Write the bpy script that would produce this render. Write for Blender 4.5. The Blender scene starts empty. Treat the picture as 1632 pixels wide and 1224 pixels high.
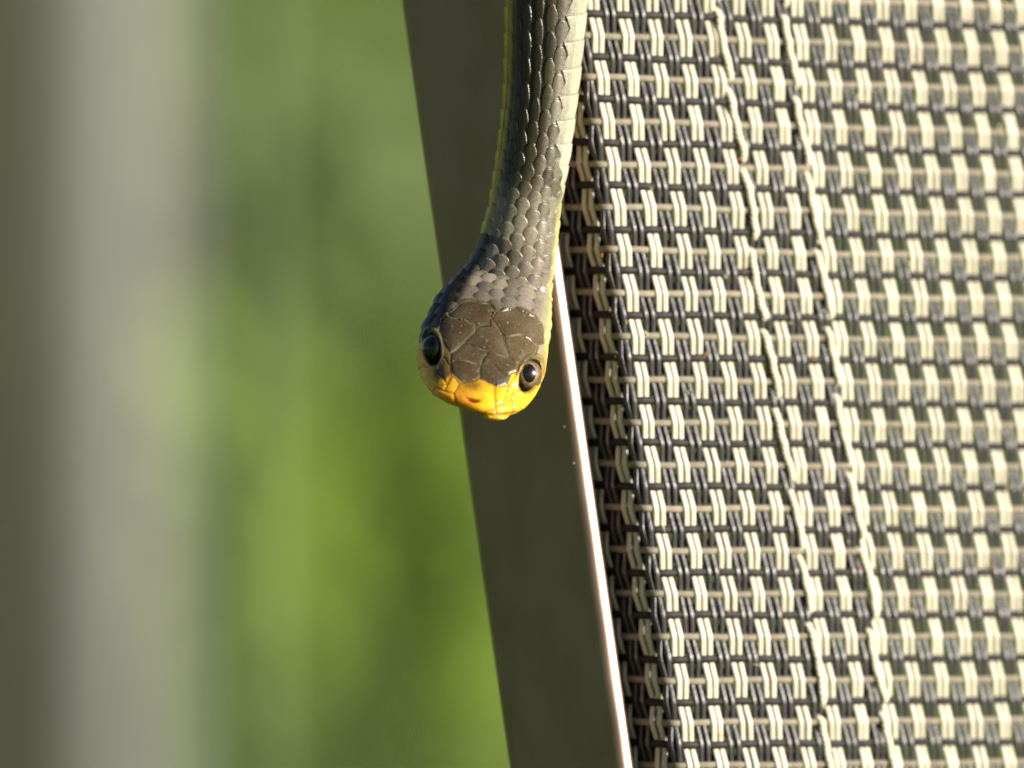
import bpy, math, random
import numpy as np
from mathutils import Vector
random.seed(7); rng = np.random.default_rng(7)
sc = bpy.context.scene
COL = sc.collection
MM = 0.001
H0 = 0.70                      # height of the picture centre above the lawn (m)

# ------------------------------------------------------------------ camera
cam_d = bpy.data.cameras.new('camera'); cam = bpy.data.objects.new('camera', cam_d); COL.objects.link(cam)
cam.location = (0, -1.0, H0); cam.rotation_euler = (math.radians(90), 0, 0)
cam_d.sensor_width = 36.0; cam_d.lens = 36.0/0.102
cam_d.clip_start = 0.05; cam_d.clip_end = 500
cam_d.dof.use_dof = True; cam_d.dof.focus_distance = 0.987
cam_d.dof.aperture_fstop = cam_d.lens/20.0
cam_d.dof.aperture_blades = 0
sc.camera = cam
# ------------------------------------------------------------------ sky and sun
L = np.array([0.845, -0.385, 0.25]); L /= np.linalg.norm(L)
elev = math.asin(L[2]); azim = math.atan2(L[0], L[1])
w = bpy.data.worlds.new('World'); sc.world = w; w.use_nodes = True
nt = w.node_tree; nt.nodes.clear()
sky = nt.nodes.new('ShaderNodeTexSky'); sky.sky_type = 'NISHITA'; sky.sun_disc = False
sky.sun_elevation = elev; sky.sun_rotation = azim
bg = nt.nodes.new('ShaderNodeBackground'); bg.inputs[1].default_value = 0.052
out = nt.nodes.new('ShaderNodeOutputWorld')
nt.links.new(sky.outputs[0], bg.inputs[0]); nt.links.new(bg.outputs[0], out.inputs[0])
sd = bpy.data.lights.new('sun', 'SUN'); sd.energy = 5.0; sd.angle = math.radians(0.55); sd.color = (1.0, 0.92, 0.78)
so = bpy.data.objects.new('sun', sd); COL.objects.link(so)
so.rotation_euler = Vector(L).to_track_quat('Z', 'Y').to_euler()
sc.view_settings.view_transform = 'Standard'; sc.view_settings.look = 'None'
sc.view_settings.exposure = 0.95; sc.view_settings.gamma = 1.0
sc.cycles.use_denoising = True
sc.cycles.max_bounces = 8; sc.cycles.sample_clamp_indirect = 8

# ------------------------------------------------------------------ helpers
def PX(px, py, y=0.0):
    "photo pixel at depth y (mm behind the picture plane) -> mm"
    k = (1000.0 + y)/1000.0
    return np.array([(px-816)/16*k, y, (612-py)/16*k])
def tag(o, label=None, cat=None, group=None, kind=None):
    if label: o['label'] = label
    if cat: o['category'] = cat
    if group: o['group'] = group
    if kind: o['kind'] = kind
    return o
def empty(name, loc=(0, 0, 0), parent=None):
    o = bpy.data.objects.new(name, None); COL.objects.link(o); o.location = loc; o.empty_display_size = .02
    o.parent = parent
    return o
def mesh_obj(name, V, F, mat, parent=None, col=None, smooth=True, mm=True, origin=None):
    """V in mm relative to the picture centre (world = V*MM + (0,0,H0)); parents keep identity rotation"""
    V = np.asarray(V, float)
    if mm: V = V*MM + np.array([0, 0, H0])
    base = np.zeros(3)
    p = parent
    while p is not None:
        base += np.array(p.location); p = p.parent
    V = V - base
    if origin is None: origin = V.mean(axis=0)
    V = V - origin
    me = bpy.data.meshes.new(name)
    F = np.asarray(F)
    n = len(V); nf, k = F.shape
    me.vertices.add(n); me.vertices.foreach_set('co', V.astype(np.float32).ravel())
    me.loops.add(nf*k); me.loops.foreach_set('vertex_index', F.astype(np.int32).ravel())
    me.polygons.add(nf); me.polygons.foreach_set('loop_start', np.arange(0, nf*k, k, dtype=np.int32))
    me.update(calc_edges=True)
    if smooth: me.polygons.foreach_set('use_smooth', np.ones(nf, bool))
    if col is not None:
        a = me.color_attributes.new('Col', 'FLOAT_COLOR', 'POINT')
        c = np.ones((n, 4), np.float32); c[:, :3] = col
        a.data.foreach_set('color', c.ravel())
    me.materials.append(mat)
    o = bpy.data.objects.new(name, me); COL.objects.link(o); o.parent = parent; o.location = origin
    return o
def grid_faces(nr, nc, wrap=True):
    i = np.arange(nr-1)[:, None]; j = np.arange(nc if wrap else nc-1)[None, :]
    a = i*nc + j; b = i*nc + (j+1) % nc
    return np.stack([a, b, b+nc, a+nc], -1).reshape(-1, 4)
def tube(path, side, up, ra, rb, nseg=10, power=2.3, taper=False):
    "path (n,3); side/up vectors (n,3) or (3,)"
    path = np.asarray(path, float); n = len(path)
    side = np.broadcast_to(side, (n, 3)); up = np.broadcast_to(up, (n, 3))
    t = np.linspace(0, 2*np.pi, nseg, endpoint=False)
    c, s = np.cos(t), np.sin(t)
    c = np.sign(c)*np.abs(c)**(2/power); s = np.sign(s)*np.abs(s)**(2/power)
    sc_ = np.ones(n)
    if taper:
        e = np.minimum(np.arange(n), np.arange(n)[::-1]); sc_ = np.where(e == 0, .25, np.where(e == 1, .8, 1.0))
    V = path[:, None] + (side[:, None]*(ra*c)[None, :, None] + up[:, None]*(rb*s)[None, :, None])*sc_[:, None, None]
    return V.reshape(-1, 3), grid_faces(n, nseg)
def join(parts):
    Vs, Fs, n = [], [], 0
    for V, F in parts:
        Vs.append(V); Fs.append(F+n); n += len(V)
    return np.concatenate(Vs), np.concatenate(Fs)
def box(c, s, rotz=0.0):
    c = np.array(c, float); s = np.array(s, float)/2
    P = np.array([[x, y, z] for x in (-1, 1) for y in (-1, 1) for z in (-1, 1)])*s
    ca, sa = math.cos(rotz), math.sin(rotz)
    P = np.stack([P[:, 0]*ca-P[:, 1]*sa, P[:, 0]*sa+P[:, 1]*ca, P[:, 2]], 1)+c
    F = np.array([[0, 1, 3, 2], [4, 6, 7, 5], [0, 4, 5, 1], [2, 3, 7, 6], [0, 2, 6, 4], [1, 5, 7, 3]])
    return P, F

# ------------------------------------------------------------------ materials
def mat(name, color, rough=.5, metal=0, spec=.5, var=0.0, vscale=400, bump=0.0, bscale=2000, attr=False, sss=0.0,
        stretch=(1, 1, 1), coat=0.0, trans=0.0, color2=None, rvar=0.0):
    m = bpy.data.materials.new(name); m.use_nodes = True
    t = m.node_tree; b = t.nodes['Principled BSDF']
    b.inputs['Roughness'].default_value = rough; b.inputs['Metallic'].default_value = metal
    b.inputs['Specular IOR Level'].default_value = spec
    b.inputs['Coat Weight'].default_value = coat; b.inputs['Coat Roughness'].default_value = .12
    tc = t.nodes.new('ShaderNodeTexCoord'); mp = t.nodes.new('ShaderNodeMapping'); mp.inputs['Scale'].default_value = stretch
    t.links.new(tc.outputs['Object'], mp.inputs[0])
    src = None
    if attr:
        a = t.nodes.new('ShaderNodeAttribute'); a.attribute_name = 'Col'; src = a.outputs['Color']
    if var or color2:
        nz = t.nodes.new('ShaderNodeTexNoise'); nz.inputs['Scale'].default_value = vscale; nz.inputs['Detail'].default_value = 4
        t.links.new(mp.outputs[0], nz.inputs[0])
        if color2:
            mx = t.nodes.new('ShaderNodeMix'); mx.data_type = 'RGBA'
            mx.inputs[6].default_value = (*color, 1); mx.inputs[7].default_value = (*color2, 1)
            mr = t.nodes.new('ShaderNodeMapRange'); mr.inputs[1].default_value = .38; mr.inputs[2].default_value = .62
            t.links.new(nz.outputs[0], mr.inputs[0]); t.links.new(mr.outputs[0], mx.inputs[0]); src = mx.outputs[2]
        else:
            mx = t.nodes.new('ShaderNodeMix'); mx.data_type = 'RGBA'; mx.blend_type = 'MULTIPLY'; mx.inputs[0].default_value = 1
            if src is not None: t.links.new(src, mx.inputs[6])
            else: mx.inputs[6].default_value = (*color, 1)
            mr = t.nodes.new('ShaderNodeMapRange'); mr.inputs[3].default_value = 1-var; mr.inputs[4].default_value = 1+var
            mr.inputs[1].default_value = .3; mr.inputs[2].default_value = .7
            t.links.new(nz.outputs[0], mr.inputs[0]); t.links.new(mr.outputs[0], mx.inputs[7]); src = mx.outputs[2]
        if rvar:
            mr2 = t.nodes.new('ShaderNodeMapRange'); mr2.inputs[3].default_value = rough-rvar; mr2.inputs[4].default_value = rough+rvar
            mr2.inputs[1].default_value = .3; mr2.inputs[2].default_value = .7
            t.links.new(nz.outputs[0], mr2.inputs[0]); t.links.new(mr2.outputs[0], b.inputs['Roughness'])
    if src is not None and name.endswith(('yarn', 'weft')):
        oi = t.nodes.new('ShaderNodeObjectInfo'); mo = t.nodes.new('ShaderNodeMapRange'); mo.inputs[3].default_value = .86; mo.inputs[4].default_value = 1.12
        t.links.new(oi.outputs['Random'], mo.inputs[0]); mm_ = t.nodes.new('ShaderNodeMix'); mm_.data_type = 'RGBA'; mm_.blend_type = 'MULTIPLY'; mm_.inputs[0].default_value = 1
        t.links.new(src, mm_.inputs[6]); t.links.new(mo.outputs[0], mm_.inputs[7]); src = mm_.outputs[2]
    if src is not None: t.links.new(src, b.inputs['Base Color'])
    else: b.inputs['Base Color'].default_value = (*color, 1)
    if sss:
        b.inputs['Subsurface Weight'].default_value = sss; b.inputs['Subsurface Radius'].default_value = (1, .6, .2)
        b.inputs['Subsurface Scale'].default_value = .0012
    if trans:
        # thin leaf: mix some translucency
        o_ = t.nodes['Material Output']; tr = t.nodes.new('ShaderNodeBsdfTranslucent'); ms = t.nodes.new('ShaderNodeMixShader')
        ms.inputs[0].default_value = trans
        if src is not None: t.links.new(src, tr.inputs[0])
        else: tr.inputs[0].default_value = (*color, 1)
        t.links.new(b.outputs[0], ms.inputs[1]); t.links.new(tr.outputs[0], ms.inputs[2]); t.links.new(ms.outputs[0], o_.inputs[0])
    if bump:
        n2 = t.nodes.new('ShaderNodeTexNoise'); n2.inputs['Scale'].default_value = bscale; n2.inputs['Detail'].default_value = 3
        t.links.new(mp.outputs[0], n2.inputs[0])
        bp = t.nodes.new('ShaderNodeBump'); bp.inputs['Strength'].default_value = bump; bp.inputs['Distance'].default_value = .0001
        t.links.new(n2.outputs[0], bp.inputs['Height']); t.links.new(bp.outputs[0], b.inputs['Normal'])
    return m
M_beige = mat('beige_yarn', (.50, .46, .375), .36, spec=.4, var=.10, vscale=1500, stretch=(3, 3, .35), bump=.5, bscale=3000)
M_beige_flat = mat('beige_weft', (.22, .19, .145), .65, spec=.25, var=.12, vscale=1500, stretch=(.35, 3, 3), bump=.4, bscale=2500)  # same beige yarn, darkened to paint in the weft's partial shade
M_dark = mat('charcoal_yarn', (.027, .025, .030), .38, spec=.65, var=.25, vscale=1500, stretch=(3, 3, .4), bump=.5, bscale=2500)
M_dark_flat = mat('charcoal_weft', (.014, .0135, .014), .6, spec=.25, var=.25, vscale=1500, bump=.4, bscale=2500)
M_stitch = mat('cream_thread', (.66, .61, .48), .8, spec=.2, var=.10, vscale=3000, bump=.9, bscale=4500, sss=0)
M_rail = mat('bronze_aluminium', (.27, .197, .168), .36, metal=.85, spec=.4, var=.06, vscale=260, bump=.14, bscale=6000, rvar=.08, stretch=(1, 1, .5))
M_snake = mat('snake_skin', (1, 1, 1), .31, spec=.40, attr=True, var=.14, vscale=2600, bump=.35, bscale=6000, sss=.05, rvar=.07)
M_iris = mat('iris', (.10, .062, .030), .22, spec=.6, var=.5, vscale=2500, coat=.8, attr=True)
M_pupil = mat('pupil', (.004, .004, .006), .25, spec=.45, coat=.15, var=.2)
M_speck = mat('dried_dirt', (.60, .50, .36), .8, var=.3)
M_rust = mat('rusty_dust', (.45, .17, .06), .8, var=.3)

# ------------------------------------------------------------------ garden behind (structure first)
M_lawn = mat('lawn', (.05, .10, .016), .8, spec=.2, color2=(.10, .16, .03), vscale=3)
M_leafA = mat('leaf_bright', (.26, .37, .05), .6, spec=.2, color2=(.17, .27, .045), vscale=8, trans=.35)
M_leafB = mat('leaf_mid', (.23, .29, .125), .6, spec=.2, color2=(.17, .24, .09), vscale=8, trans=.4)
M_leafD = mat('leaf_dark', (.025, .05, .014), .5, spec=.3, color2=(.04, .075, .02), vscale=8, trans=.2)
M_bank = mat('bank_turf', (.10, .16, .035), .85, spec=.15, color2=(.17, .20, .10), vscale=2.2)
M_grass = mat('grass_blade', (.12, .20, .03), .6, spec=.2, color2=(.15, .22, .05), vscale=3, trans=.35)
M_stem = mat('green_stem', (.045, .085, .012), .55, var=.2, vscale=20)
M_post = mat('weathered_grey_paint', (.235, .24, .23), .75, spec=.3, var=.12, vscale=12, stretch=(1, 1, .3))
M_dkpost = mat('dark_timber', (.045, .040, .030), .8, spec=.2, var=.3, vscale=20, stretch=(4, 4, .4))
V, F = box((0, 40, -.05), (240, 240, .1)); lawn = mesh_obj('lawn', V, F, M_lawn, mm=False, smooth=False); tag(lawn, kind='structure')

Ls = L*1.0
def leaves(n, cen, size, leaf, seed, zmin=0.0):
    r = np.random.default_rng(seed)
    P = r.normal(size=(n, 3)); P /= np.linalg.norm(P, axis=1)[:, None]; P *= (r.random((n, 1))**.45)
    P = P*np.array(size) + np.array(cen); P[:, 2] = np.maximum(P[:, 2], zmin + .01 + r.random(n)*.1)
    a = r.normal(size=(n, 3)); a[:, 2] *= .6; a -= Ls*(a@Ls)[:, None]*.75; a /= np.linalg.norm(a, axis=1)[:, None]
    b = np.cross(a, -Ls+.35*r.normal(size=(n, 3))); b /= np.linalg.norm(b, axis=1)[:, None]
    s = leaf*(.6+.8*r.random((n, 1)))
    c = np.cross(a, b)
    V = np.stack([P-a*s, P-b*s*.42+c*s*.1, P-c*s*.05, P+b*s*.42+c*s*.1, P+a*s], 1).reshape(-1, 3)
    k = (np.arange(n)*5)[:, None]
    F = np.concatenate([k+np.array([[0, 1, 2]]), k+np.array([[0, 2, 3]]), k+np.array([[1, 4, 2]]), k+np.array([[2, 4, 3]])])
    return V, F
def bush(name, label, cat, cen, size, n, leaf, m, seed, stems=4, group=None):
    root = empty(name, (cen[0], cen[1], 0)); tag(root, label, cat, group)
    V, F = leaves(n, cen, size, leaf, seed); mesh_obj('foliage', V, F, m, root, mm=False, smooth=False)
    r = random.Random(seed)
    for i in range(stems):
        a = r.uniform(0, 6.28); top = np.array([cen[0]+size[0]*.5*math.cos(a), cen[1]+size[1]*.5*math.sin(a), cen[2]+size[2]*.5])
        b = np.array([cen[0]+.04*math.cos(a), cen[1]+.04*math.sin(a), 0])
        t = np.linspace(0, 1, 8)[:, None]; p = b*(1-t)+top*t; p[:, 0] += .03*np.sin(t[:, 0]*5+i)
        V, F = tube(p, (1, 0, 0), (0, 1, 0), .009, .009, 7); mesh_obj('stem', V, F, M_stem, root, mm=False)
def BG(px, Y):   # world x seen at photo pixel px, at world depth Y (m behind the chair)
    return (px-816)/16*MM*(1+Y)
def BZ(py, Y): return H0 + (612-py)/16*MM*(1+Y)

# ------------------------------------------------------------------ the chair
CL = np.array([9/68.6, 0, -1.0])                 # direction in which the warp yarns run (down)
CLn = CL/np.linalg.norm(CL)
PJ, PK = 2.95, 68.6/16                           # warp-pair pitch and weft pitch in mm
O = PX(996.2, 398.4)                             # knot j=0,k=0
RIDGE = -.50
def depth(j):
    d = j-RIDGE
    y = np.where(d > 0, d*PJ*.60, -d*PJ*1.08)
    return np.sqrt(y**2+.10) - .2
def slope(j): return (depth(j+.02)-depth(j-.02))/(.04*PJ)
def FP(j, k, lift=0.0):
    "point on the cloth; lift (mm) towards the sunny side along its normal"
    j = np.asarray(j, float); k = np.asarray(k, float)
    j, k, lift = np.broadcast_arrays(j, k, lift)
    s = slope(j); n = np.stack([s, -np.ones_like(s), np.zeros_like(s)], -1); n /= np.linalg.norm(n, axis=-1)[..., None]
    base = np.stack([O[0]+PJ*j, depth(j), O[2]+0*j-.035*j], -1) + CL*(PK*k)[..., None]
    return base + n*lift[..., None], n
JMIN, JMAX, KMIN, KMAX = -2.5, 24.5, -14, 20
chair = empty('patio_chair', tuple(PX(900, 1224, 20)*MM + np.array([0, 0, H0])))
tag(chair, 'patio chair with bronze metal side rail and beige and charcoal woven mesh sling', 'chair')

# side rail : swept profile (x across, y depth), slot on the right where the sling goes in
def fillet(pts, rs, n=8):
    out_ = []; m = len(pts)
    for i in range(m):
        p0, p1, p2 = (np.array(pts[(i-1) % m], float), np.array(pts[i], float), np.array(pts[(i+1) % m], float))
        r = rs[i]; a = (p0-p1)/np.linalg.norm(p0-p1); b = (p2-p1)/np.linalg.norm(p2-p1)
        d = min(r, np.linalg.norm(p0-p1)*.49, np.linalg.norm(p2-p1)*.49)
        A, B = p1+a*d, p1+b*d
        for t in np.linspace(0, 1, n):
            out_.append((1-t)**2*A+2*t*(1-t)*p1+t**2*B)
    return np.array(out_)
prof = fillet([(-12.3, 5.2), (-10.5, 3.9), (-5.5, 1.4), (-1.2, -.92), (0, -.18), (0, 3.4), (-3.2, 3.4), (-3.2, 8.2), (0, 8.2), (0, 16), (-12.3, 16)],
              [1.0, 2.5, 3.0, .9, .35, .4, .3, .3, .4, 1.5, 2])
R0 = PX(893.0, 400, 0)                              # front right edge of the rail
CR = np.array([.1415, 0, -1.0])
def rail(z0, z1, nz):
    ts = np.linspace(z0, z1, nz)
    V = R0 + CR*ts[:, None, None] + np.stack([prof[:, 0], prof[:, 1], 0*prof[:, 0]], -1)[None]
    return V.reshape(-1, 3), grid_faces(nz, len(prof))
V, F = rail(-150, 150, 4); mesh_obj('side_rail', V, F, M_rail, chair)

# under-layer of the hem : the sling's folded-back strip, woven too (joined)
def wav(k):    # rounded triangular wave, +1 at integer k
    return np.arcsin(.955*np.cos(2*np.pi*k))/1.27
AMP = .225
kk = np.linspace(KMIN, KMAX, (KMAX-KMIN)*14+1)
def warp(jc, beige, dz=0.0, a=AMP, hw=.325, seed=0):
    r = random.Random(seed)
    ph = 0 if beige else .5
    jit = r.uniform(-.018, .018)
    wob = .018*np.sin(kk*.9+jc*.8)+.010*np.sin(kk*1.7+r.uniform(0, 6))+.006*np.sin(kk*4.1+r.uniform(0, 6))
    lift = a*(1+.05*np.sin(kk*2.3+r.uniform(0, 6)))*wav(kk-ph) + dz
    P, n = FP(jc+jit+wob, kk, lift)
    side = np.cross(n, CLn); side /= np.linalg.norm(side, axis=1)[:, None]
    return tube(P, side, n, hw, .17, 10, 2.8)
jj_f = lambda j0, j1: np.linspace(j0, j1, int((j1-j0)*8)+1)
def weft(k, j0, j1, dz=0.0, seed=0, rw=.35):
    r = random.Random(seed); j = jj_f(j0, j1)
    lift = .12*np.cos(2*np.pi*j)*(1 if k == int(k) else -1)*-1 + dz
    P, n = FP(j, k+.016*np.sin(j*1.3+r.uniform(0, 6))+r.uniform(-.02, .02), lift)
    up = n; side = np.cross(up, np.array([1, .0, 0])); T = np.gradient(P, axis=0); side = np.cross(T, n); side /= np.linalg.norm(side, axis=1)[:, None]
    return tube(P, side, n, rw, .20, 10, 2.2)
und = []
for c in range(-2, 8):                      # the hem ends just past the outer seam
    for half, bg_ in ((0, True), (.5, False)):
        jc = c+half
        if jc > 6.95 and True: continue
        for s in (-1, 1):
            und.append(warp(jc+.27+s*.125, bg_, dz=-1.35, seed=900+c*7+s))
for k2 in range(KMIN*2, KMAX*2+1):
    und.append(weft(k2/2+.3, -2.5, 7.1, dz=-1.35, seed=k2))
V, F = join(und)
sling = mesh_obj('sling', V, F, M_dark_flat, chair); tag(sling, kind='stuff')

for c in range(-2, int(JMAX)+1):
    for half, beige in ((0, True), (.5, False)):
        jc = c+half
        if jc > JMAX: continue
        for s in (-1, 1):
            V, F = warp(jc+s*.113, beige, hw=.325 if beige else .29, seed=c*11+s+int(half*100))
            mesh_obj('warp_yarn', V, F, M_beige if beige else M_dark, sling)
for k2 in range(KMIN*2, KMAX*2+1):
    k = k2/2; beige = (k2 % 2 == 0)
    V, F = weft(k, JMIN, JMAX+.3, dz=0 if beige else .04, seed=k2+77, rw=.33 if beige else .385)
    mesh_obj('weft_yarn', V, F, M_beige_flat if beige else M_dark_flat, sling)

# spline rod of the hem, added to block the background showing through its gaps
Pc = O + CL*(np.linspace(-32, 32, 5)[:, None]*PK) + np.array([-1.75*PJ, 0, 0]); Pc[:, 1] = float(depth(-1.75))+3.2
V, F = tube(Pc, (1, 0, .13), (0, -1, 0), 2.3, 2.0, 20, 2); mesh_obj('spline_rod', V, F, M_dark_flat, chair)
# two rows of seam stitches
def px2j(px, py):
    "lattice coordinates of a photo pixel on the cloth"
    j, k = (px-996)/47.0, (py-398)/68.6
    for _ in range(30):
        P, _n = FP(j, k, .5); f = 1000/(1000+P[1]); ex = px-(P[0]*f*16+816); ey = py-(612-P[2]*f*16)
        k += ey/68.6; j += (ex-ey*.13)/46.5
    return float(j), float(k)
seamL = [(-260, 1120), (-130, 1133), (0, 1146), (250, 1184), (480, 1213), (640, 1240), (830, 1272), (1050, 1298), (1224, 1322), (1500, 1358)]
seamR = [(-260, 1222), (-130, 1236), (0, 1250), (146, 1270), (250, 1288), (514, 1322), (650, 1340), (850, 1374), (1050, 1398), (1224, 1424), (1500, 1462)]
brkL = [-250, -122, 6, 134, 262, 390, 518, 642, 774, 880, 982, 1135, 1262, 1390]
brkR = [-240, -112, 16, 146, 268, 392, 514, 620, 748, 868, 995, 1128, 1256, 1390]
for line, brk in ((seamL, brkL), (seamR, brkR)):
    ys, xs = zip(*line)
    for a, b in zip(brk[:-1], brk[1:]):
        n = 26; t = np.linspace(0, 1, n)
        bend = random.uniform(-5, 5); lean = random.uniform(3, 7)
        pys = a+1+(b-a-2)*t; pxs = np.interp(pys, ys, xs)+1 + lean*(2*t-1) + bend*np.sin(np.pi*t)
        J = np.array([px2j(x, y) for x, y in zip(pxs, pys)])
        bite = 1-np.clip(np.minimum(t, 1-t)/.14, 0, 1)
        lift = .46 + .10*wav(J[:, 1]*2) - .85*bite**1.5
        P, nn = FP(J[:, 0], J[:, 1], lift)
        T = np.gradient(P, axis=0); T /= np.linalg.norm(T, axis=1)[:, None]
        sd_ = np.cross(T, nn); sd_ /= np.linalg.norm(sd_, axis=1)[:, None]
        parts = []
        for ply in (0, 1, 2):                       # three plied strands
            ph = ply*2*np.pi/3 + t*2*np.pi*5 + random.uniform(0, .4)
            parts.append(tube(P+sd_*(.19*np.cos(ph))[:, None]+nn*(.11*np.sin(ph))[:, None], sd_, nn, .22, .17, 7, 2, True))
        V, F = join(parts); mesh_obj('stitch', V, F, M_stitch, sling)

# dust, lint and rusty grit caught in the weave
dst = {0: [], 1: []}
rd = random.Random(5)
spots = [(958, 406, 1), (1196, 405, 1), (1103, 405, 1), (1298, 572, 1), (1122, 195, 1), (955, 905, 1)] + [(rd.uniform(960, 1620), rd.uniform(0, 1220), rd.choice((0, 0, 1))) for _ in range(46)]
for (qx_, qy_, kind_) in spots:
    j, k = px2j(qx_, qy_); P, nn = FP(j, k, .36)
    r_ = rd.uniform(.05, .13); a = rd.uniform(0, 3.1); nl = 5
    dirv = math.cos(a)*np.array([1., 0, 0])+math.sin(a)*np.array([0, 0, 1.])
    ln = rd.uniform(.1, .5); tq = np.linspace(-1, 1, nl)[:, None]
    path = P+dirv*ln*tq+nn*.05*np.cos(tq*3)
    dst[kind_].append(tube(path, np.cross(dirv, nn), nn, r_, r_*.8, 6, 2, True))
for i_ in range(22):                            # a few pale grains on the rail too
    tz = rd.uniform(-40, 42); u_ = rd.choice((rd.uniform(-2.2, -.3), rd.uniform(-11, -1)))
    yy_ = np.interp(u_, [-12.3, -10.5, -5.5, -1.35, 0], [5.2, 3.9, 1.4, -.90, -.12])
    P = R0+CR*tz+np.array([u_, yy_-.03, 0]); r_ = rd.uniform(.03, .08)
    dst[0].append(tube(P+np.array([1., 0, .4])*rd.uniform(.02, .12)*np.linspace(-1, 1, 4)[:, None], (0, 0, 1.), (0, -1., 0), r_, r_*.7, 6, 2, True))
V, F = join(dst[0]); tag(mesh_obj('lint', V, F, M_speck, chair), kind='stuff')
V, F = join(dst[1]); tag(mesh_obj('rusty_grit', V, F, M_rust, chair), kind='stuff')
# ------------------------------------------------------------------ the snake
Pt = lambda px, py, y: PX(px, py, y)
spine_ctl = [PX(878, -760, -5), PX(878, -300, -5.2), PX(874, -100, -5.6), PX(871.5, 0, -6), PX(866, 100, -6), PX(855.5, 200, -6), PX(838, 300, -6.2), PX(826, 370, -6.8)]
d_ax = np.array([-.13, -.77, -.63]); d_ax /= np.linalg.norm(d_ax)
r_ax = np.array([.975, .015, -.22]); r_ax -= d_ax*r_ax.dot(d_ax); r_ax /= np.linalg.norm(r_ax)
n_ax = np.cross(d_ax, r_ax); n_ax *= np.sign(-n_ax[1])
EYE_T = 13.0
eyeL = PX(688.6, 555.6, -17.5); eyeR = PX(846.7, 598.5, -17.0)
em = (eyeL+eyeR)/2
Hb = em - d_ax*EYE_T - n_ax*1.0
ctl = np.array(spine_ctl + [Hb + d_ax*1.0, Hb+d_ax*6, Hb + d_ax*21.2])
# smooth resampled polyline
def resample(P, step):
    seg = np.linalg.norm(np.diff(P, axis=0), axis=1); s = np.concatenate([[0], np.cumsum(seg)])
    n = int(s[-1]/step)+1; q = np.linspace(0, s[-1], n)
    return np.stack([np.interp(q, s, P[:, i]) for i in range(3)], 1), q
Ps, q = resample(ctl, .25)
ksz = 19; kern = np.exp(-np.linspace(-2, 2, ksz)**2); kern /= kern.sum()
pad = ksz//2
P0, P1 = Ps[0], Ps[-1]
Pp = np.concatenate([P0+(Ps[0]-Ps[1])*np.arange(pad, 0, -1)[:, None], Ps, P1+(Ps[-1]-Ps[-2])*np.arange(1, pad+1)[:, None]])
Ps = np.stack([np.convolve(Pp[:, i], kern, 'valid') for i in range(3)], 1)
seg = np.linalg.norm(np.diff(Ps, axis=0), axis=1); S = np.concatenate([[0], np.cumsum(seg)])
Ltot = S[-1]; T_OF = S-(Ltot-21.2)                 # t: 0 at head base, 21.2 at the snout tip
# ring stations
tip = 21.0
st = np.concatenate([np.arange(T_OF[0], -46, .30), np.arange(-46, -2, .078), np.arange(-2, tip-.9, .062), tip-.9*np.cos(np.linspace(0, np.pi/2, 26))[0:]])
st[-1] = tip-1e-4
# sample spine on stations
C = np.stack([np.interp(st, T_OF, Ps[:, i]) for i in range(3)], 1)
Tg = np.gradient(C, axis=0); Tg /= np.linalg.norm(Tg, axis=1)[:, None]
sm = np.clip((st+8)/10, 0, 1); sm = sm*sm*(3-2*sm)
Rr = np.array([1., 0, -.10])*(1-sm)[:, None]+r_ax*sm[:, None]
Rr -= Tg*(Rr*Tg).sum(1)[:, None]; Rr /= np.linalg.norm(Rr, axis=1)[:, None]
Nn = np.cross(Tg, Rr); Nn *= np.sign((Nn*np.array([0, -1, .2])).sum(1))[:, None]
# half profiles: 7 points (u>=0, v) from dorsal to ventral
def circ(a, vt=None, vb=None):
    vt = vt or a; vb = vb or a
    ang = np.radians([0, 30, 60, 90, 120, 150, 180])
    return [(a*math.sin(x), (vt if math.cos(x) > 0 else vb)*math.cos(x)) for x in ang]
prof_t = [
 (-80, circ(4.3)), (-46, circ(4.15)), (-38, circ(4.1)), (-30, circ(3.8)), (-18, circ(3.65)),(-11, circ(3.8, 3.7, 3.8)),
 (-6, circ(3.65, 3.5, 3.4)), (-2, circ(3.9, 3.3, 3.2)),
 (1, [(0, 3.3), (2.5, 3.0), (4.1, 2.0), (4.7, 0), (4.2, -1.7), (2.5, -2.7), (0, -3.0)]),
 (5, [(0, 3.4), (3.0, 3.1), (4.9, 1.9), (5.7, 0), (5.2, -1.7), (3, -2.6), (0, -2.9)]),
 (9, [(0, 3.4), (3.5, 3.15), (5.4, 1.7), (6.3, -.2), (5.6, -1.8), (3.2, -2.6), (0, -2.8)]),
 (12, [(0, 3.3), (3.8, 3.05), (5.4, 1.5), (6.25, -.4), (5.4, -1.6), (3.1, -2.2), (0, -2.4)]),
 (14.5, [(0, 3.0), (3.7, 2.7), (4.9, 1.2), (5.7, -.5), (4.9, -1.4), (3.0, -1.9), (0, -2.1)]),
 (17, [(0, 2.45), (3.0, 2.2), (4.1, .9), (4.6, -.5), (4.0, -1.1), (2.4, -1.2), (0, -1.3)]),
 (19, [(0, 1.85), (2.2, 1.6), (3.2, .6), (3.5, -.35), (3.0, -.6), (2.1, -.8), (0, -.85)]),
 (20.1, [(0, 1.2), (1.5, 1.0), (2.3, .3), (2.6, -.3), (2.3, -.4), (1.6, -.55), (0, -.6)]),
 (20.75, [(0, .6), (.8, .45), (1.4, .1), (1.6, -.1), (1.4, -.3), (.9, -.5), (0, -.55)]),
 (21.0, [(0, -.1), (.05, -.11), (.08, -.12), (.1, -.13), (.08, -.14), (.05, -.15), (0, -.16)])]
tt = np.array([p[0] for p in prof_t], float); KK = np.array([p[1] for p in prof_t], float)   # (m,7,2)
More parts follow.
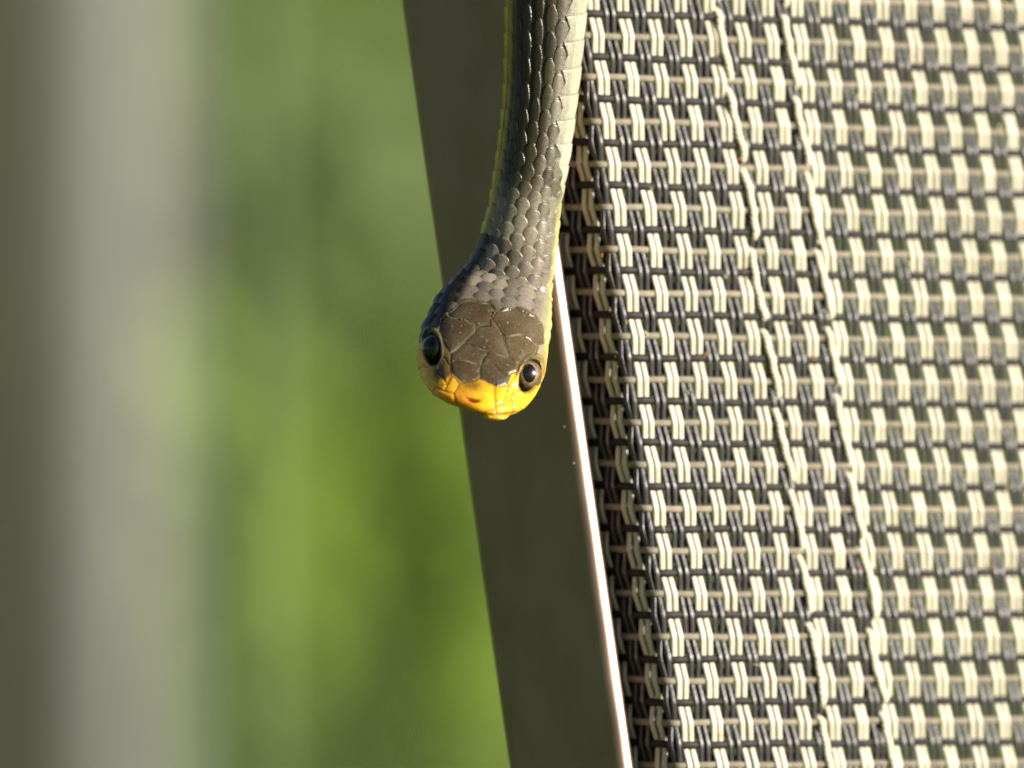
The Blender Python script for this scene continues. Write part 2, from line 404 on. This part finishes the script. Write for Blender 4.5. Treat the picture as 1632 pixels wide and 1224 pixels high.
def pchip(x, X, Y):
    h = np.diff(X); dl = np.diff(Y, axis=0)/h.reshape(-1, *([1]*(Y.ndim-1)))
    m = np.zeros_like(Y); m[0] = dl[0]; m[-1] = dl[-1]
    for i in range(1, len(X)-1):
        w1 = 2*h[i]+h[i-1]; w2 = h[i]+2*h[i-1]; a, b = dl[i-1], dl[i]
        ok = a*b > 0
        m[i] = np.where(ok, (w1+w2)/(w1/np.where(ok, a, 1)+w2/np.where(ok, b, 1)), 0)
    i = np.clip(np.searchsorted(X, x)-1, 0, len(X)-2); t = ((x-X[i])/h[i])
    sh = (-1,)+(1,)*(Y.ndim-1); t = t.reshape(sh); hh = h[i].reshape(sh)
    return (2*t**3-3*t**2+1)*Y[i]+(t**3-2*t**2+t)*hh*m[i]+(-2*t**3+3*t**2)*Y[i+1]+(t**3-t**2)*hh*m[i+1]
prof_s = pchip(st, tt, KK)                              # (n,7,2)
loop = np.concatenate([prof_s, prof_s[:, 5:0:-1]*np.array([-1, 1])], 1)    # 12 control points
NC = 560
ph = np.linspace(0, 12, NC, endpoint=False); i0 = ph.astype(int); f = (ph-i0)[None, :, None]
g = lambda k: loop[:, (i0+k) % 12]
# uniform cubic B-spline / Catmull blend for a smooth section
bs = ((1-f)**3*g(-1)+(3*f**3-6*f**2+4)*g(0)+(-3*f**3+3*f**2+3*f+1)*g(1)+f**3*g(2))/6
cr = .5*((2*g(0))+(-g(-1)+g(1))*f+(2*g(-1)-5*g(0)+4*g(1)-g(2))*f**2+(-g(-1)+3*g(0)-3*g(1)+g(2))*f**3)
UV = .35*bs+.65*cr
UV[..., 0] *= 1.01
U, Vv = UV[..., 0], UV[..., 1]
def smooth_(a, b, x):
    t = np.clip((x-a)/(b-a), 0, 1); return t*t*(3-2*t)
# lower jaw sits a little to the right
jaw = np.clip((-Vv-1.4)/1.2, 0, 1)*np.clip((st[:, None]-15)/4, 0, 1)
U2 = U*np.where((U < 0), 1-.34*np.clip((.6-Vv)/1.6, 0, 1)*smooth_(13.5, 18, st[:, None]), 1.0)+.9*jaw+.75*np.exp(-((st[:, None]+1.5)/3.5)**2)
X = C[:, None]+Rr[:, None]*U2[..., None]+Nn[:, None]*(Vv-.75*jaw)[..., None]

def proj(P):
    f_ = 1000/(1000+P[..., 1]); return P[..., 0]*f_*16+816, 612-P[..., 2]*f_*16
def normals(X):
    dj = np.roll(X, -1, 1)-np.roll(X, 1, 1); di = np.gradient(X, axis=0)
    n = np.cross(dj, di); n /= np.maximum(np.linalg.norm(n, axis=-1), 1e-9)[..., None]
    out_ = X-C[:, None]; s = np.sign((n*out_).sum(-1).mean()); return n*s
# fit the flanks of the head to the outline it has in the photograph (a shape correction in x and z)
OUT = np.array([(-300, 0, 0), (0, 805, 936), (80, 804, 928), (130, 803, 923), (170, 800, 918), (250, 790, 908), (330, 778, 893), (370, 765, 890), (400, 755, 887), (430, 735, 884), (450, 716, 880), (470, 697, 879), (500, 683, 877), (520, 672, 877), (560, 665, 872), (585, 665, 869), (600, 668, 866), (615, 676, 862), (630, 690, 855), (642, 712, 846), (650, 732, 838), (657, 750, 828), (663, 768, 812), (669, 789, 796)], float)[1:]
qx, qy = proj(X)
ymax = qy.max(); f2 = np.where(qy > 600, 600+(qy-600)*(669-600)/(ymax-600), qy)
X[..., 2] -= (f2-qy)/16
qx, qy = proj(X); bins = np.arange(0, 672, 3.0); bl_, br_ = [], []
for b_ in bins:
    m_ = np.abs(qy-b_) < 2.5
    bl_.append(qx[m_].min() if m_.any() else bl_[-1]); br_.append(qx[m_].max() if m_.any() else br_[-1])
k5 = np.ones(5)/5
bl_ = np.convolve(np.pad(bl_, 2, 'edge'), k5, 'valid'); br_ = np.convolve(np.pad(br_, 2, 'edge'), k5, 'valid')
l_ = np.interp(qy, bins, bl_); r_ = np.interp(qy, bins, br_)
TL = np.interp(qy, OUT[:, 0], OUT[:, 1]); TR = np.interp(qy, OUT[:, 0], OUT[:, 2])
ratio = np.clip((TR-TL)/np.maximum(r_-l_, 6), .62, 1.25)
dxp = ((TL+TR)/2+(qx-(l_+r_)/2)*ratio-qx)*np.clip((qy+60)/60, 0, 1)
X[..., 0] += dxp/16
NX = normals(X)
px, py = proj(X)
front = (NX[..., 1] < .05)
tG = np.broadcast_to(st[:, None], U.shape)
theta = np.degrees(np.arctan2(U, Vv))                  # 0 dorsal, + to the right in the picture

# ---- scale pattern on body and neck (imbricate scales, free tips towards the tail)
pitch = np.interp(st, [-80, -20, -13, -9, -4, 1, 4, 9, 14, 30], [2.75, 2.6, 2.1, 1.8, 1.6, 1.5, 1.6, 1.9, 2.2, 2.2])
pc = np.concatenate([[0], np.cumsum(np.diff(st)/((pitch[1:]+pitch[:-1])/2))]); pG = -pc[:, None]+0*U    # grows tailward
def smooth(a, b, x):
    t = np.clip((x-a)/(b-a), 0, 1); return t*t*(3-2*t)
rowdeg = np.interp(st, [-80, -14, -6, 10], [17.0, 17.0, 20.5, 20.5])[:, None]
vx = np.interp(st, [-80, -30, -12, 0], [-12, -10, -4, 0])[:, None]       # where the spine row sits (body slightly twisted)
thr = theta-vx
qG = thr/rowdeg
def hsh(a, b, k=0):
    v = np.sin(a*12.9898+b*78.233+k*37.7)*43758.5453; return v-np.floor(v)
def hexscales(p, q, wide=.60, tipp=.62, basep=1.05):
    """rows q (integer centres), scales along p (pitch 1), alternate rows staggered; returns height, id p, id q, local coords"""
    best = np.full(p.shape, -9.0); lp = np.zeros_like(p); lq = np.zeros_like(p); ip = np.zeros_like(p); iq = np.zeros_like(p)
    q0 = np.floor(q)
    for dq in (-1, 0, 1, 2):
        qi = q0+dq
        off = .5*(np.mod(qi, 2))
        p0 = np.floor(p-off)
        for dp in (-1, 0, 1, 2):
            pi_ = p0+dp+off
            a = p-pi_; b = q-qi
            # outline: rounded diamond-ish tongue
            half = np.where(a > 0, wide*np.sqrt(np.clip(1-(a/tipp)**2, 0, 1))**.9, wide*np.clip(1+a/basep, 0, 1)**.35)
            ins = (np.abs(b) < half) & (a < tipp) & (a > -basep)
            edge = np.minimum((half-np.abs(b))*1.6, (tipp-a))
            h = .30+(.70+.5*hsh(pi_, qi, 7))*a - .50*(b/.6)**2 - .45*np.clip(a, 0, 1)**2 + .0*edge
            h = h*np.clip(edge/.07, 0, 1) + (1-np.clip(edge/.07, 0, 1))*(h-.35)
            h = np.where(ins, h, -9)
            m_ = h > best
            best = np.where(m_, h, best); lp = np.where(m_, a, lp); lq = np.where(m_, b, lq); ip = np.where(m_, pi_, ip); iq = np.where(m_, qi, iq)
    return best, lp, lq, ip, iq
gap = np.interp(st, [-80, -20, -10, -4], [.33, .36, .66, .74])[:, None] + .26*smooth(2, 28, thr)*(1-smooth(-20, -8, tG))
h, lp, lq, ip, iq = hexscales(pG, qG, wide=gap, tipp=.60)
skin = h < -1
hgt = np.where(skin, -.45, h)
Hd = (.17+.03*smooth(-14, -8, tG)+.10*smooth(-5, 0, tG))*hgt                                            # mm displacement
r1 = hsh(ip, iq)[..., None]; r2 = hsh(ip, iq, 3)[..., None]
cDark = np.array([.027, .021, .011]); cNeck = np.array([.165, .148, .113]); cSkin = np.array([.008, .0075, .006])
neckf = smooth(-12, -5, tG)[..., None]
side = smooth(6, 36, theta)[..., None]
scol = (cDark*(1-side)+np.array([.12, .112, .085])*side)*(1-neckf)*(.45+1.1*r1)+cNeck*neckf*(.62+.75*r1)
# scale centres slightly bluish grey, browner rim
rim = np.clip((np.abs(lq)/.62)**3+np.clip(-lp-.15, 0, 1)*1.2, 0, 1)[..., None]
scol = scol*(1-.0*rim)*(1-rim*.55*np.array([.8, .9, 1.0]))
col = np.where(skin[..., None], cSkin, scol)
# bright olive-yellow flank on the left, before the belly plates
lf = smooth(-44, -58, theta)[..., None]*(1-smooth(-6, -2, tG)[..., None])
col = col*(1-lf)+np.array([.26, .19, .015])*lf*np.where(skin[..., None], .3, 1)
# wide pale lateral plates on the right of the body
tipr = smooth(-9, -12.5, tG)
lowb = 30+55*smooth(-16, -6.5, tG)
plz = pG+.25-.004*(theta-34); tooth = 9*(1-2*np.abs(plz-np.floor(plz)-.5))
bandR = (theta > lowb+tooth) & (theta < 112) & (tG < -6.5)
pl = pG+.25-.004*(theta-34)
fr = pl-np.floor(pl)
hp = .55*fr+.30*np.sin(np.pi*fr)-.35*np.exp(-((fr-1)/.03)**2)-.35*np.exp(-(fr/.03)**2)
stri = np.sin(theta*1.9+3*np.sin(theta*.7))*.5+.5
Hd = np.where(bandR, .17*hp+.012*stri+.02, Hd)
rp = hsh(np.floor(pl), 0)[..., None]
cP = np.array([.42, .41, .31])*(.80+.3*rp)*(.82+.22*stri[..., None])
edgeP = smooth(88, 110, theta)[..., None]; cP = cP*(1-edgeP)+np.array([.48, .44, .14])*edgeP
inn = smooth(62, 34, theta)[..., None]; cP = cP*(1-inn)+np.array([.20, .19, .155])*inn*(.8+.4*stri[..., None])
cP = np.where((fr > .97)[..., None] | (fr < .03)[..., None], cP*.55, cP)
col = np.where(bandR[..., None], cP, col)
# belly scutes
belly = (np.abs(theta) > 112) | (theta < -66) & (tG < 0)
fb = pG-np.floor(pG)
Hd = np.where(belly, .12*fb, Hd)
cB = np.array([.66, .45, .03])
col = np.where(belly[..., None], cB*(.6+.4*fb[..., None]), col)
# greenish pale side of the neck on the right
cG = np.array([.38, .38, .16]); gr = (smooth(58, 80, theta)*smooth(-12, -6, tG))[..., None]
col = np.where(skin[..., None] & (gr < .5), col, col*(1-gr)+cG*gr)

# ---- head: shields and sutures traced on the surface, defined in 1/4.08-scaled photo coordinates
hx, hy = (px-620)*4.08, (py-400)*4.08
plates = {
 'frontal': [(575, 490), (664, 476), (704, 494), (742, 545), (762, 610), (775, 690), (700, 668), (640, 652), (570, 618), (495, 603), (555, 525)],
 'supraL': [(342, 440), (390, 425), (450, 437), (555, 480), (556, 522), (490, 602), (395, 662), (350, 590), (335, 510)],
 'parL': [(470, 335), (560, 325), (640, 342), (690, 375), (690, 400), (668, 440), (650, 485), (575, 488), (450, 435), (375, 422)],
 'parR': [(700, 392), (780, 382), (880, 390), (950, 430), (990, 500), (1003, 600), (962, 605), (875, 548), (762, 560), (705, 500), (668, 445)],
 'supraR': [(762, 562), (872, 548), (945, 590), (968, 625), (940, 670), (850, 742), (810, 720), (776, 690), (750, 610)],
 'prefL': [(395, 664), (490, 604), (570, 620), (638, 650), (612, 700), (600, 737), (470, 708), (400, 720)],
 'prefR': [(640, 654), (700, 668), (776, 692), (846, 745), (835, 785), (782, 802), (680, 747), (602, 738), (612, 700)],
 'intL': [(402, 722), (470, 712), (598, 741), (583, 822), (540, 845), (470, 850), (420, 800)],
 'intR': [(602, 742), (680, 750), (788, 805), (772, 862), (700, 884), (640, 855), (585, 822)],
}
yplates = {
 'rostral': [(585, 826), (640, 858), (682, 888), (692, 960), (682, 1030), (600, 1052), (520, 1046), (440, 1000), (425, 920), (450, 862), (540, 848)],
 'nasR': [(690, 888), (770, 868), (768, 930), (745, 985), (694, 1002)],
 'lorR': [(776, 862), (835, 790), (858, 815), (835, 900), (800, 930), (770, 935)],
 'labR1': [(694, 1006), (745, 988), (800, 960), (800, 1056), (700, 1062), (684, 1035)],
 'labR2': [(804, 940), (850, 905), (905, 925), (985, 860), (1000, 900), (900, 1040), (806, 1056)],
 'preL': [(345, 690), (395, 740), (405, 800), (372, 862), (325, 790)],
 'nasL': [(410, 810), (452, 858), (425, 922), (360, 915), (378, 860)],
 'labL1': [(440, 1004), (424, 924), (360, 918), (300, 880), (285, 930), (360, 1010), (450, 1060)],
 'labL2': [(296, 880), (372, 870), (318, 790), (225, 740), (180, 800), (200, 860), (280, 928)],
}
def seg_d(x, y, a, b):
    ax, ay = a; bx, by = b; vx_, vy_ = bx-ax, by-ay
    t = np.clip(((x-ax)*vx_+(y-ay)*vy_)/(vx_*vx_+vy_*vy_), 0, 1)
    return np.hypot(x-ax-t*vx_, y-ay-t*vy_)
def inside(x, y, poly):
    c_ = np.zeros(x.shape, bool); n = len(poly); j = n-1
    for i in range(n):
        xi, yi = poly[i]; xj, yj = poly[j]
        c_ ^= ((yi > y) != (yj > y)) & (x < (xj-xi)*(y-yi)/((yj-yi) or 1e-9)+xi)
        j = i
    return c_
headm = front & (tG > -4)
idx = np.where(headm); x_, y_ = hx[idx], hy[idx]
# small wobble so that sutures are not ruler-straight
xw = x_+4*np.sin(y_*.035)+1.5*np.sin(x_*.06+y_*.11); yw = y_+4*np.sin(x_*.04)+1.5*np.sin(y_*.07+x_*.09)
sB = np.full(x_.shape, -1e3); sY = sB.copy(); dmin = np.full(x_.shape, 1e3); inb = np.zeros(x_.shape, bool); iny = np.zeros(x_.shape, bool); pid = np.zeros(x_.shape)
for n_, (nm, poly) in enumerate(list(plates.items())+list(yplates.items())):
    ii = inside(xw, yw, poly)
    dp_ = np.full(x_.shape, 1e3)
    for a, b in zip(poly, poly[1:]+poly[:1]):
        dp_ = np.minimum(dp_, seg_d(xw, yw, a, b))
    dmin = np.minimum(dmin, dp_); sg = np.where(ii, dp_, -dp_)
    if nm in plates: sB = np.maximum(sB, sg)
    else: sY = np.maximum(sY, sg)
    if nm in plates: inb |= ii; pid = np.where(ii, n_+1, pid)
    else: iny |= ii; pid = np.where(ii, n_+1, pid)
gw = 6.0
wB = 9+24*smooth(660, 520, x_)*smooth(780, 830, y_)
sB = np.where(y_ < 800, sB+8, sB)
fB = smooth(-wB, wB*.4, sB)*(1-smooth(-2, 6, sY-(wB-9)))
groove = np.exp(-(dmin/gw)**2)
dome = 1-np.exp(-(dmin/45)**2)
# mouth line
mouth = np.full(x_.shape, 1e3)
ml = [(470, 1046), (520, 1047), (600, 1062), (700, 1068), (790, 1055), (900, 1045)]
for a, b in zip(ml[:-1], ml[1:]): mouth = np.minimum(mouth, seg_d(x_, y_, a, b))
gm = np.exp(-(mouth/9)**2)
plate_zone = inb | iny
scale_w = np.ones(x_.shape); scale_w[plate_zone] = 0; scale_w[(sB > -6) & (y_ > 470)] = 0
tt_ = tG[idx]
below = (y_ > 600) | (tt_ > 11.5)
scale_w[below] = 0
hH = Hd[idx]*scale_w + (1-scale_w)*(.10*dome-.085*groove*(.9+.1*fB)+.02) - .09*gm
# colour
lip = np.array([.80, .43, .014]); top = np.array([.062, .043, .022])
hc = col[idx].copy()
blend_y = smooth(700, 800, y_+.25*np.abs(x_-600)-40)
fade = smooth(-.6, .6, (y_-(868-.00035*(x_-690)**2))/22)          # top shields run into yellow
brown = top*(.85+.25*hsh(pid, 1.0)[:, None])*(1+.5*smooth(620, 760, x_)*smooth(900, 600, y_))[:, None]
# bluish-grey patches on the shields
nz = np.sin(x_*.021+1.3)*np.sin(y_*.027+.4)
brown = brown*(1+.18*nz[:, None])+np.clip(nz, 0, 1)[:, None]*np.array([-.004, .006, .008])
cheek = np.array([.62, .42, .03])[None]*np.ones((len(x_), 1))
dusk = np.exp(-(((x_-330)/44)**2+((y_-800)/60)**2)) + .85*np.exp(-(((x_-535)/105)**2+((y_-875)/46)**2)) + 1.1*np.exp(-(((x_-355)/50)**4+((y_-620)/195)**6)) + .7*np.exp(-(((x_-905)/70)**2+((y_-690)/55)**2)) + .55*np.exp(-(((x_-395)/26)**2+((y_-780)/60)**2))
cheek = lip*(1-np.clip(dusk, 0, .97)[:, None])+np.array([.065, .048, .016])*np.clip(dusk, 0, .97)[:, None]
# above/behind the eyes the side is grey-green and turns yellow at the lip edge
rs = smooth(900, 980, x_)*smooth(800, 640, y_); ls = smooth(330, 270, x_)*smooth(760, 600, y_)
gg = np.array([.24, .22, .13]); 
c_nonplate = cheek*(1-rs[:, None])+gg*rs[:, None]
rim_r = smooth(1003, 1028, x_+.12*(y_-500)*0)[:, None]; c_nonplate = c_nonplate*(1-rim_r)+np.array([.60, .50, .06])*rim_r
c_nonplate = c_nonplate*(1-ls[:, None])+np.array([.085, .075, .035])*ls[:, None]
rim_l = smooth(275, 232, x_)[:, None]*smooth(380, 520, y_)[:, None]; c_nonplate = c_nonplate*(1-rim_l)+np.array([.74, .41, .015])*rim_l
w_ = scale_w[:, None]
hc = np.where(w_ > .5, hc, c_nonplate)
hc = hc*(1-fB[:, None])+brown*fB[:, None]
# scales right behind the shields darken towards them, left temple blackened, its shade painted in
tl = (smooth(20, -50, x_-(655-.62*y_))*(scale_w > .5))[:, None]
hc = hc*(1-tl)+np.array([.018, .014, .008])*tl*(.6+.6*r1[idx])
# worn pale edge of the sutures, dark core
ed = np.exp(-((dmin-8)/4.0)**2)*(hsh(np.floor(x_/17), np.floor(y_/15), 5) > .45)
sm_ = .5+.5*np.sin(x_*.031+1.0)*np.sin(y_*.027+.6+x_*.006); line = np.exp(-(dmin/3.2)**2)
hc = hc*(1-(.45*groove*fB*(1-sm_))[:, None]); hc = hc*(1-(.6*line*fB*sm_**2)[:, None])+np.array([.30, .23, .13])*(.6*line*fB*sm_**2)[:, None]
hc = hc*(1-.50*(np.exp(-(dmin/4.5)**2)*(1-fB)*(~inb))[:, None]*np.array([.7, 1, 1]))
patch = .5+.5*np.sin(x_*.043+y_*.017)*np.sin(y_*.051-x_*.012+1)
hc = hc*(1-(.14*patch*(1-fB))[:, None]*np.array([.3, .9, .0]))
hc = hc*(1-.65*gm[:, None])
# dull red notch on the snout
nt_ = np.exp(-(((x_-545-.0*(y_-970))/44)**2+((y_-976-.16*(x_-545)+.004*(x_-545)**2)/12)**2)**1.5)
hc = hc*(1-nt_[:, None])+np.array([.20, .035, .015])*nt_[:, None]; hH -= .30*nt_
# shaded left front of the snout, painted in as a darker orange
bl = (smooth(640, 480, x_)*smooth(850, 1000, y_))[:, None]; yy = ~inb
hc = hc*(1-(1-fB[:, None])*bl*np.array([.32, .50, .2]))
# grains of dust
dust = hsh(np.floor((x_+.37*y_)/3.3), np.floor((y_-.21*x_)/3.7), 9) > .9945
dust &= (inb | (scale_w > .5)) & (y_ > 380); hc = np.where(dust[:, None], np.array([.42, .38, .28])*.8, hc)
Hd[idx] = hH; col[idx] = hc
# unseen underside of the head: plain yellow
und_h = (~headm) & (tG > -2) & ((Vv < 0))
col[und_h] = lip*.9; Hd[und_h] = 0

# eye sockets and brows
def facing(v): v = np.array(v, float); return v/np.linalg.norm(v)
eyes = [(PX(690, 557, 0), facing((-.42, -.80, .18)), 'L'), (PX(843.5, 598.5, 0), facing((.27, -.94, .17)), 'R')]
ecs = []
for pe, fc, sd_ in eyes:
    RE = 1.5 if sd_ == 'L' else 1.64
    ppx, ppy = proj(pe)
    dd = np.where(front, np.hypot(px-ppx, py-ppy), 1e9); k = np.unravel_index(np.argmin(dd), dd.shape)
    surf = X[k]; c_e = surf + np.array([0, 1.55 if sd_ == 'R' else 1.36, 0]); c_e = PX(ppx, ppy, c_e[1])
    if sd_ == 'L': c_e = c_e+np.array([.30, .15, 0])
    else: c_e = c_e+np.array([-.38, .1, .0])
    ecs.append((c_e, fc))
Xd = X+NX*Hd[..., None]
for (c_e, fc), (pe, _f, sd_) in zip(ecs, eyes):
    ppx, ppy = proj(pe)
    # elliptical opening in the picture direction
    dx, dy = (px-ppx), (py-ppy)
    ang = math.radians(-3 if sd_ == 'L' else 20); ca, sa = math.cos(ang), math.sin(ang)
    ex, ey = dx*ca+dy*sa, -dx*sa+dy*ca
    a_, b_ = (12.5, 25.5) if sd_ == 'L' else (15.0, 26.5)
    e = np.hypot(ex/a_, ey/b_)
    m_ = (NX[..., 1] < -.08) & (e < 2.2) & (tG > 7)
    sink = np.where(m_, np.clip(1-(e/1.02)**6, 0, 1), 0)
    ringh = np.where(m_, .21*np.exp(-((e-1.22)/.16)**2)*(.55+.65*smooth(.4, -1., ey/b_)), 0)
    Xd = Xd + NX*ringh[..., None]
    Xd = Xd - NX*(2.0*sink)[..., None]
    col[m_ & (e < 1.03)] = (.02, .016, .01)
    rr = m_ & (e > 1.03) & (e < 1.18); col[rr] = col[rr]*.35+np.array([.03, .025, .012])
    lid = m_ & (e >= 1.18) & (e < 1.42) & (dy < 0) if sd_ == 'R' else m_ & (e >= 1.18) & (e < 1.36) & (dx > 0)
    col[lid] = col[lid]*.45+np.array([.12, .10, .05])*.55

snake_root = empty('snake', tuple(em*MM+np.array([0, 0, H0])))
tag(snake_root, 'slender grey snake with yellow lips hanging head down over the chair rail', 'snake')
Xf = Xd.reshape(-1, 3); Fq = grid_faces(len(st), NC)
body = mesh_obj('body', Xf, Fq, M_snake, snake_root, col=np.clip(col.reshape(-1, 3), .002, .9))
for (c_e, fc), (pe, _f, sd_) in zip(ecs, eyes):
    RE = 1.5 if sd_ == 'L' else 1.64
    nu, nv = 48, 28
    z = fc; x1 = np.cross((0, 0, 1.), z); x1 /= np.linalg.norm(x1); y1 = np.cross(z, x1)
    def cap(R, phmax, sx, sy, nv=nv, bulge=0.0):
        p_ = np.linspace(.001, phmax, nv)[:, None]; a = np.linspace(0, 2*np.pi, nu, endpoint=False)[None]
        rx = np.sin(p_)*np.cos(a)*sx; ry = np.sin(p_)*np.sin(a)*sy
        rz = np.sqrt(np.clip(1-rx**2-ry**2, 0, 1)) if phmax < 1.5 else np.cos(p_)+0*a
        Vc = c_e+R*(rx[..., None]*x1+ry[..., None]*y1+rz[..., None]*z)
        return Vc.reshape(-1, 3), rx, ry
    Vc, rx, ry = cap(RE, 2.6, 1, 1)
    rad = np.hypot(rx, ry*.8).ravel()[:, None]
    cI = np.array([.19, .125, .065]) if sd_ == 'R' else np.array([.06, .04, .02])
    ci = cI*(.5+.6*np.exp(-((rad-.50)/.13)**2)) + .12*np.exp(-((rad-.42)/.03)**2)*np.array([1, .8, .5])*(1 if sd_ == 'R' else .3)
    eye = mesh_obj('eye', Vc, grid_faces(nv, nu), M_iris, snake_root, col=ci)
    Vp, _, _ = cap(RE+.02, math.radians(23), 1.0, 1.45, 12)
    if sd_ == 'L': Vp, _, _ = cap(RE+.02, math.radians(27), 1.0, 1.5, 12)
    Vp[:nu] = Vp[:nu]
    mesh_obj('pupil', Vp, grid_faces(12, nu), M_pupil, eye)

# ------------------------------------------------------------------ garden objects
Yp = 4.0
gp = empty('garden_post', (BG(150, Yp), Yp, 0)); tag(gp, 'pale grey square post standing out of focus at the left', 'post')
def rbox(x0, x1, y0, y1, z0, z1, r=.006):
    pr = fillet([(x0, y0), (x1, y0), (x1, y1), (x0, y1)], [r]*4, 4); n = len(pr)
    zs = np.array([z0, z1]); V = np.stack([np.tile(pr[:, 0], 2), np.tile(pr[:, 1], 2), np.repeat(zs, n)], 1)
    F = grid_faces(2, n)
    c0 = len(V); V = np.concatenate([V, [[(x0+x1)/2, (y0+y1)/2, z0], [(x0+x1)/2, (y0+y1)/2, z1]]])
    j = np.arange(n); F = np.concatenate([F, np.stack([j, (j+1) % n, np.full(n, c0), np.full(n, c0)], 1), np.stack([n+j, n+(j+1) % n, np.full(n, c0+1), np.full(n, c0+1)], 1)])
    return V, F[:, :]
xa, xb = BG(52, Yp), BG(258, Yp)
V, F = box(((xa+xb)/2, Yp, 1.2), (xb-xa, xb-xa, 2.4)); mesh_obj('shaft', V, F, M_post, gp, mm=False, smooth=False)
V, F = box(((xa+xb)/2, Yp, .02), ((xb-xa)*2, (xb-xa)*2, .04)); mesh_obj('base_plate', V, F, M_post, gp, mm=False, smooth=False)
dp = empty('timber_post', (BG(-60, 3.6), 3.6, 0)); tag(dp, 'dark timber post at the extreme left edge', 'post')
xa, xb = BG(-220, 3.6), BG(16, 3.6)
V, F = box(((xa+xb)/2, 3.6, 1.2), (xb-xa, .09, 2.4)); mesh_obj('shaft', V, F, M_dkpost, dp, mm=False, smooth=False)

bush('leafy_shrub', 'dull dark green shrub in the middle of the blurred garden', 'shrub', (BG(500, 6.0), 6.0, .84), (.13, .10, .10), 110, .035, M_leafB, 3, 4)
gx, gy = np.meshgrid(np.linspace(-14, 14, 57), np.linspace(6.6, 16, 25))
gz = -.02+4.2*smooth(6.6, 13.5, gy)+.10*np.sin(gx*2.1+gy)+.08*np.sin(gx*4.3-gy*2.2)-.12
bank = mesh_obj('grass_bank', np.stack([gx, gy, gz], -1).reshape(-1, 3), grid_faces(25, 57, False), M_bank, mm=False); tag(bank, kind='structure')
rg = np.random.default_rng(12); ng = 26000
bx = rg.uniform(-1.6, 1.6, ng); by = rg.uniform(6.8, 11.5, ng); bz = -.14+4.2*smooth(6.6, 13.5, by)+.10*np.sin(bx*2.1+by)+.08*np.sin(bx*4.3-by*2.2)
hgt_ = rg.uniform(.05, .13, ng); ta = rg.uniform(0, 6.28, ng); wd = .006
lx, ly = rg.normal(0, .03, ng), rg.normal(0, .03, ng)
V = np.stack([np.stack([bx-wd*np.cos(ta), by-wd*np.sin(ta), bz], 1), np.stack([bx+wd*np.cos(ta), by+wd*np.sin(ta), bz], 1), np.stack([bx+lx, by+ly, bz+hgt_], 1)], 1).reshape(-1, 3)
gr_ = mesh_obj('long_grass', V, np.arange(ng*3).reshape(-1, 3), M_grass, mm=False, smooth=False); tag(gr_, 'soft green grass growing over the bank', 'grass', kind='stuff')
bush('leafy_shrub', 'bright yellow-green shrub low beside the grey post', 'shrub', (BG(335, 4.75), 4.75, .62), (.075, .08, .12), 260, .025, M_leafA, 5, 3)
bush('leafy_shrub', 'bright green shrub just left of the chair rail', 'shrub', (BG(745, 6.8), 6.8, .55), (.11, .10, .17), 380, .025, M_leafA, 6, 3)
def stalk(px, Y, r, label, m, lean=0.0):
    root = empty('plant_stem', (BG(px, Y), Y, 0)); tag(root, label, 'plant stem')
    zs = np.arange(0, 2.4, .02); rr = r*(1+.12*np.exp(-((np.mod(zs, .32)-.16)/.012)**2))
    a = np.linspace(0, 2*np.pi, 12, endpoint=False)
    V = np.stack([BG(px, Y)+lean*(zs[:, None]-H0)+rr[:, None]*np.cos(a), Y+rr[:, None]*np.sin(a), zs[:, None]+0*a], -1).reshape(-1, 3)
    mesh_obj('stalk', V, grid_faces(len(zs), 12), m, root, mm=False)
    Vl, Fl = leaves(60, (BG(px, Y), Y, 1.9), (.15, .15, .35), .05, int(px)); mesh_obj('foliage', Vl, Fl, M_leafB, root, mm=False, smooth=False)
stalk(402, 1.0, .0042, 'tall thin dark green stem beside the grey post', M_stem)
print('built', len(bpy.data.objects))
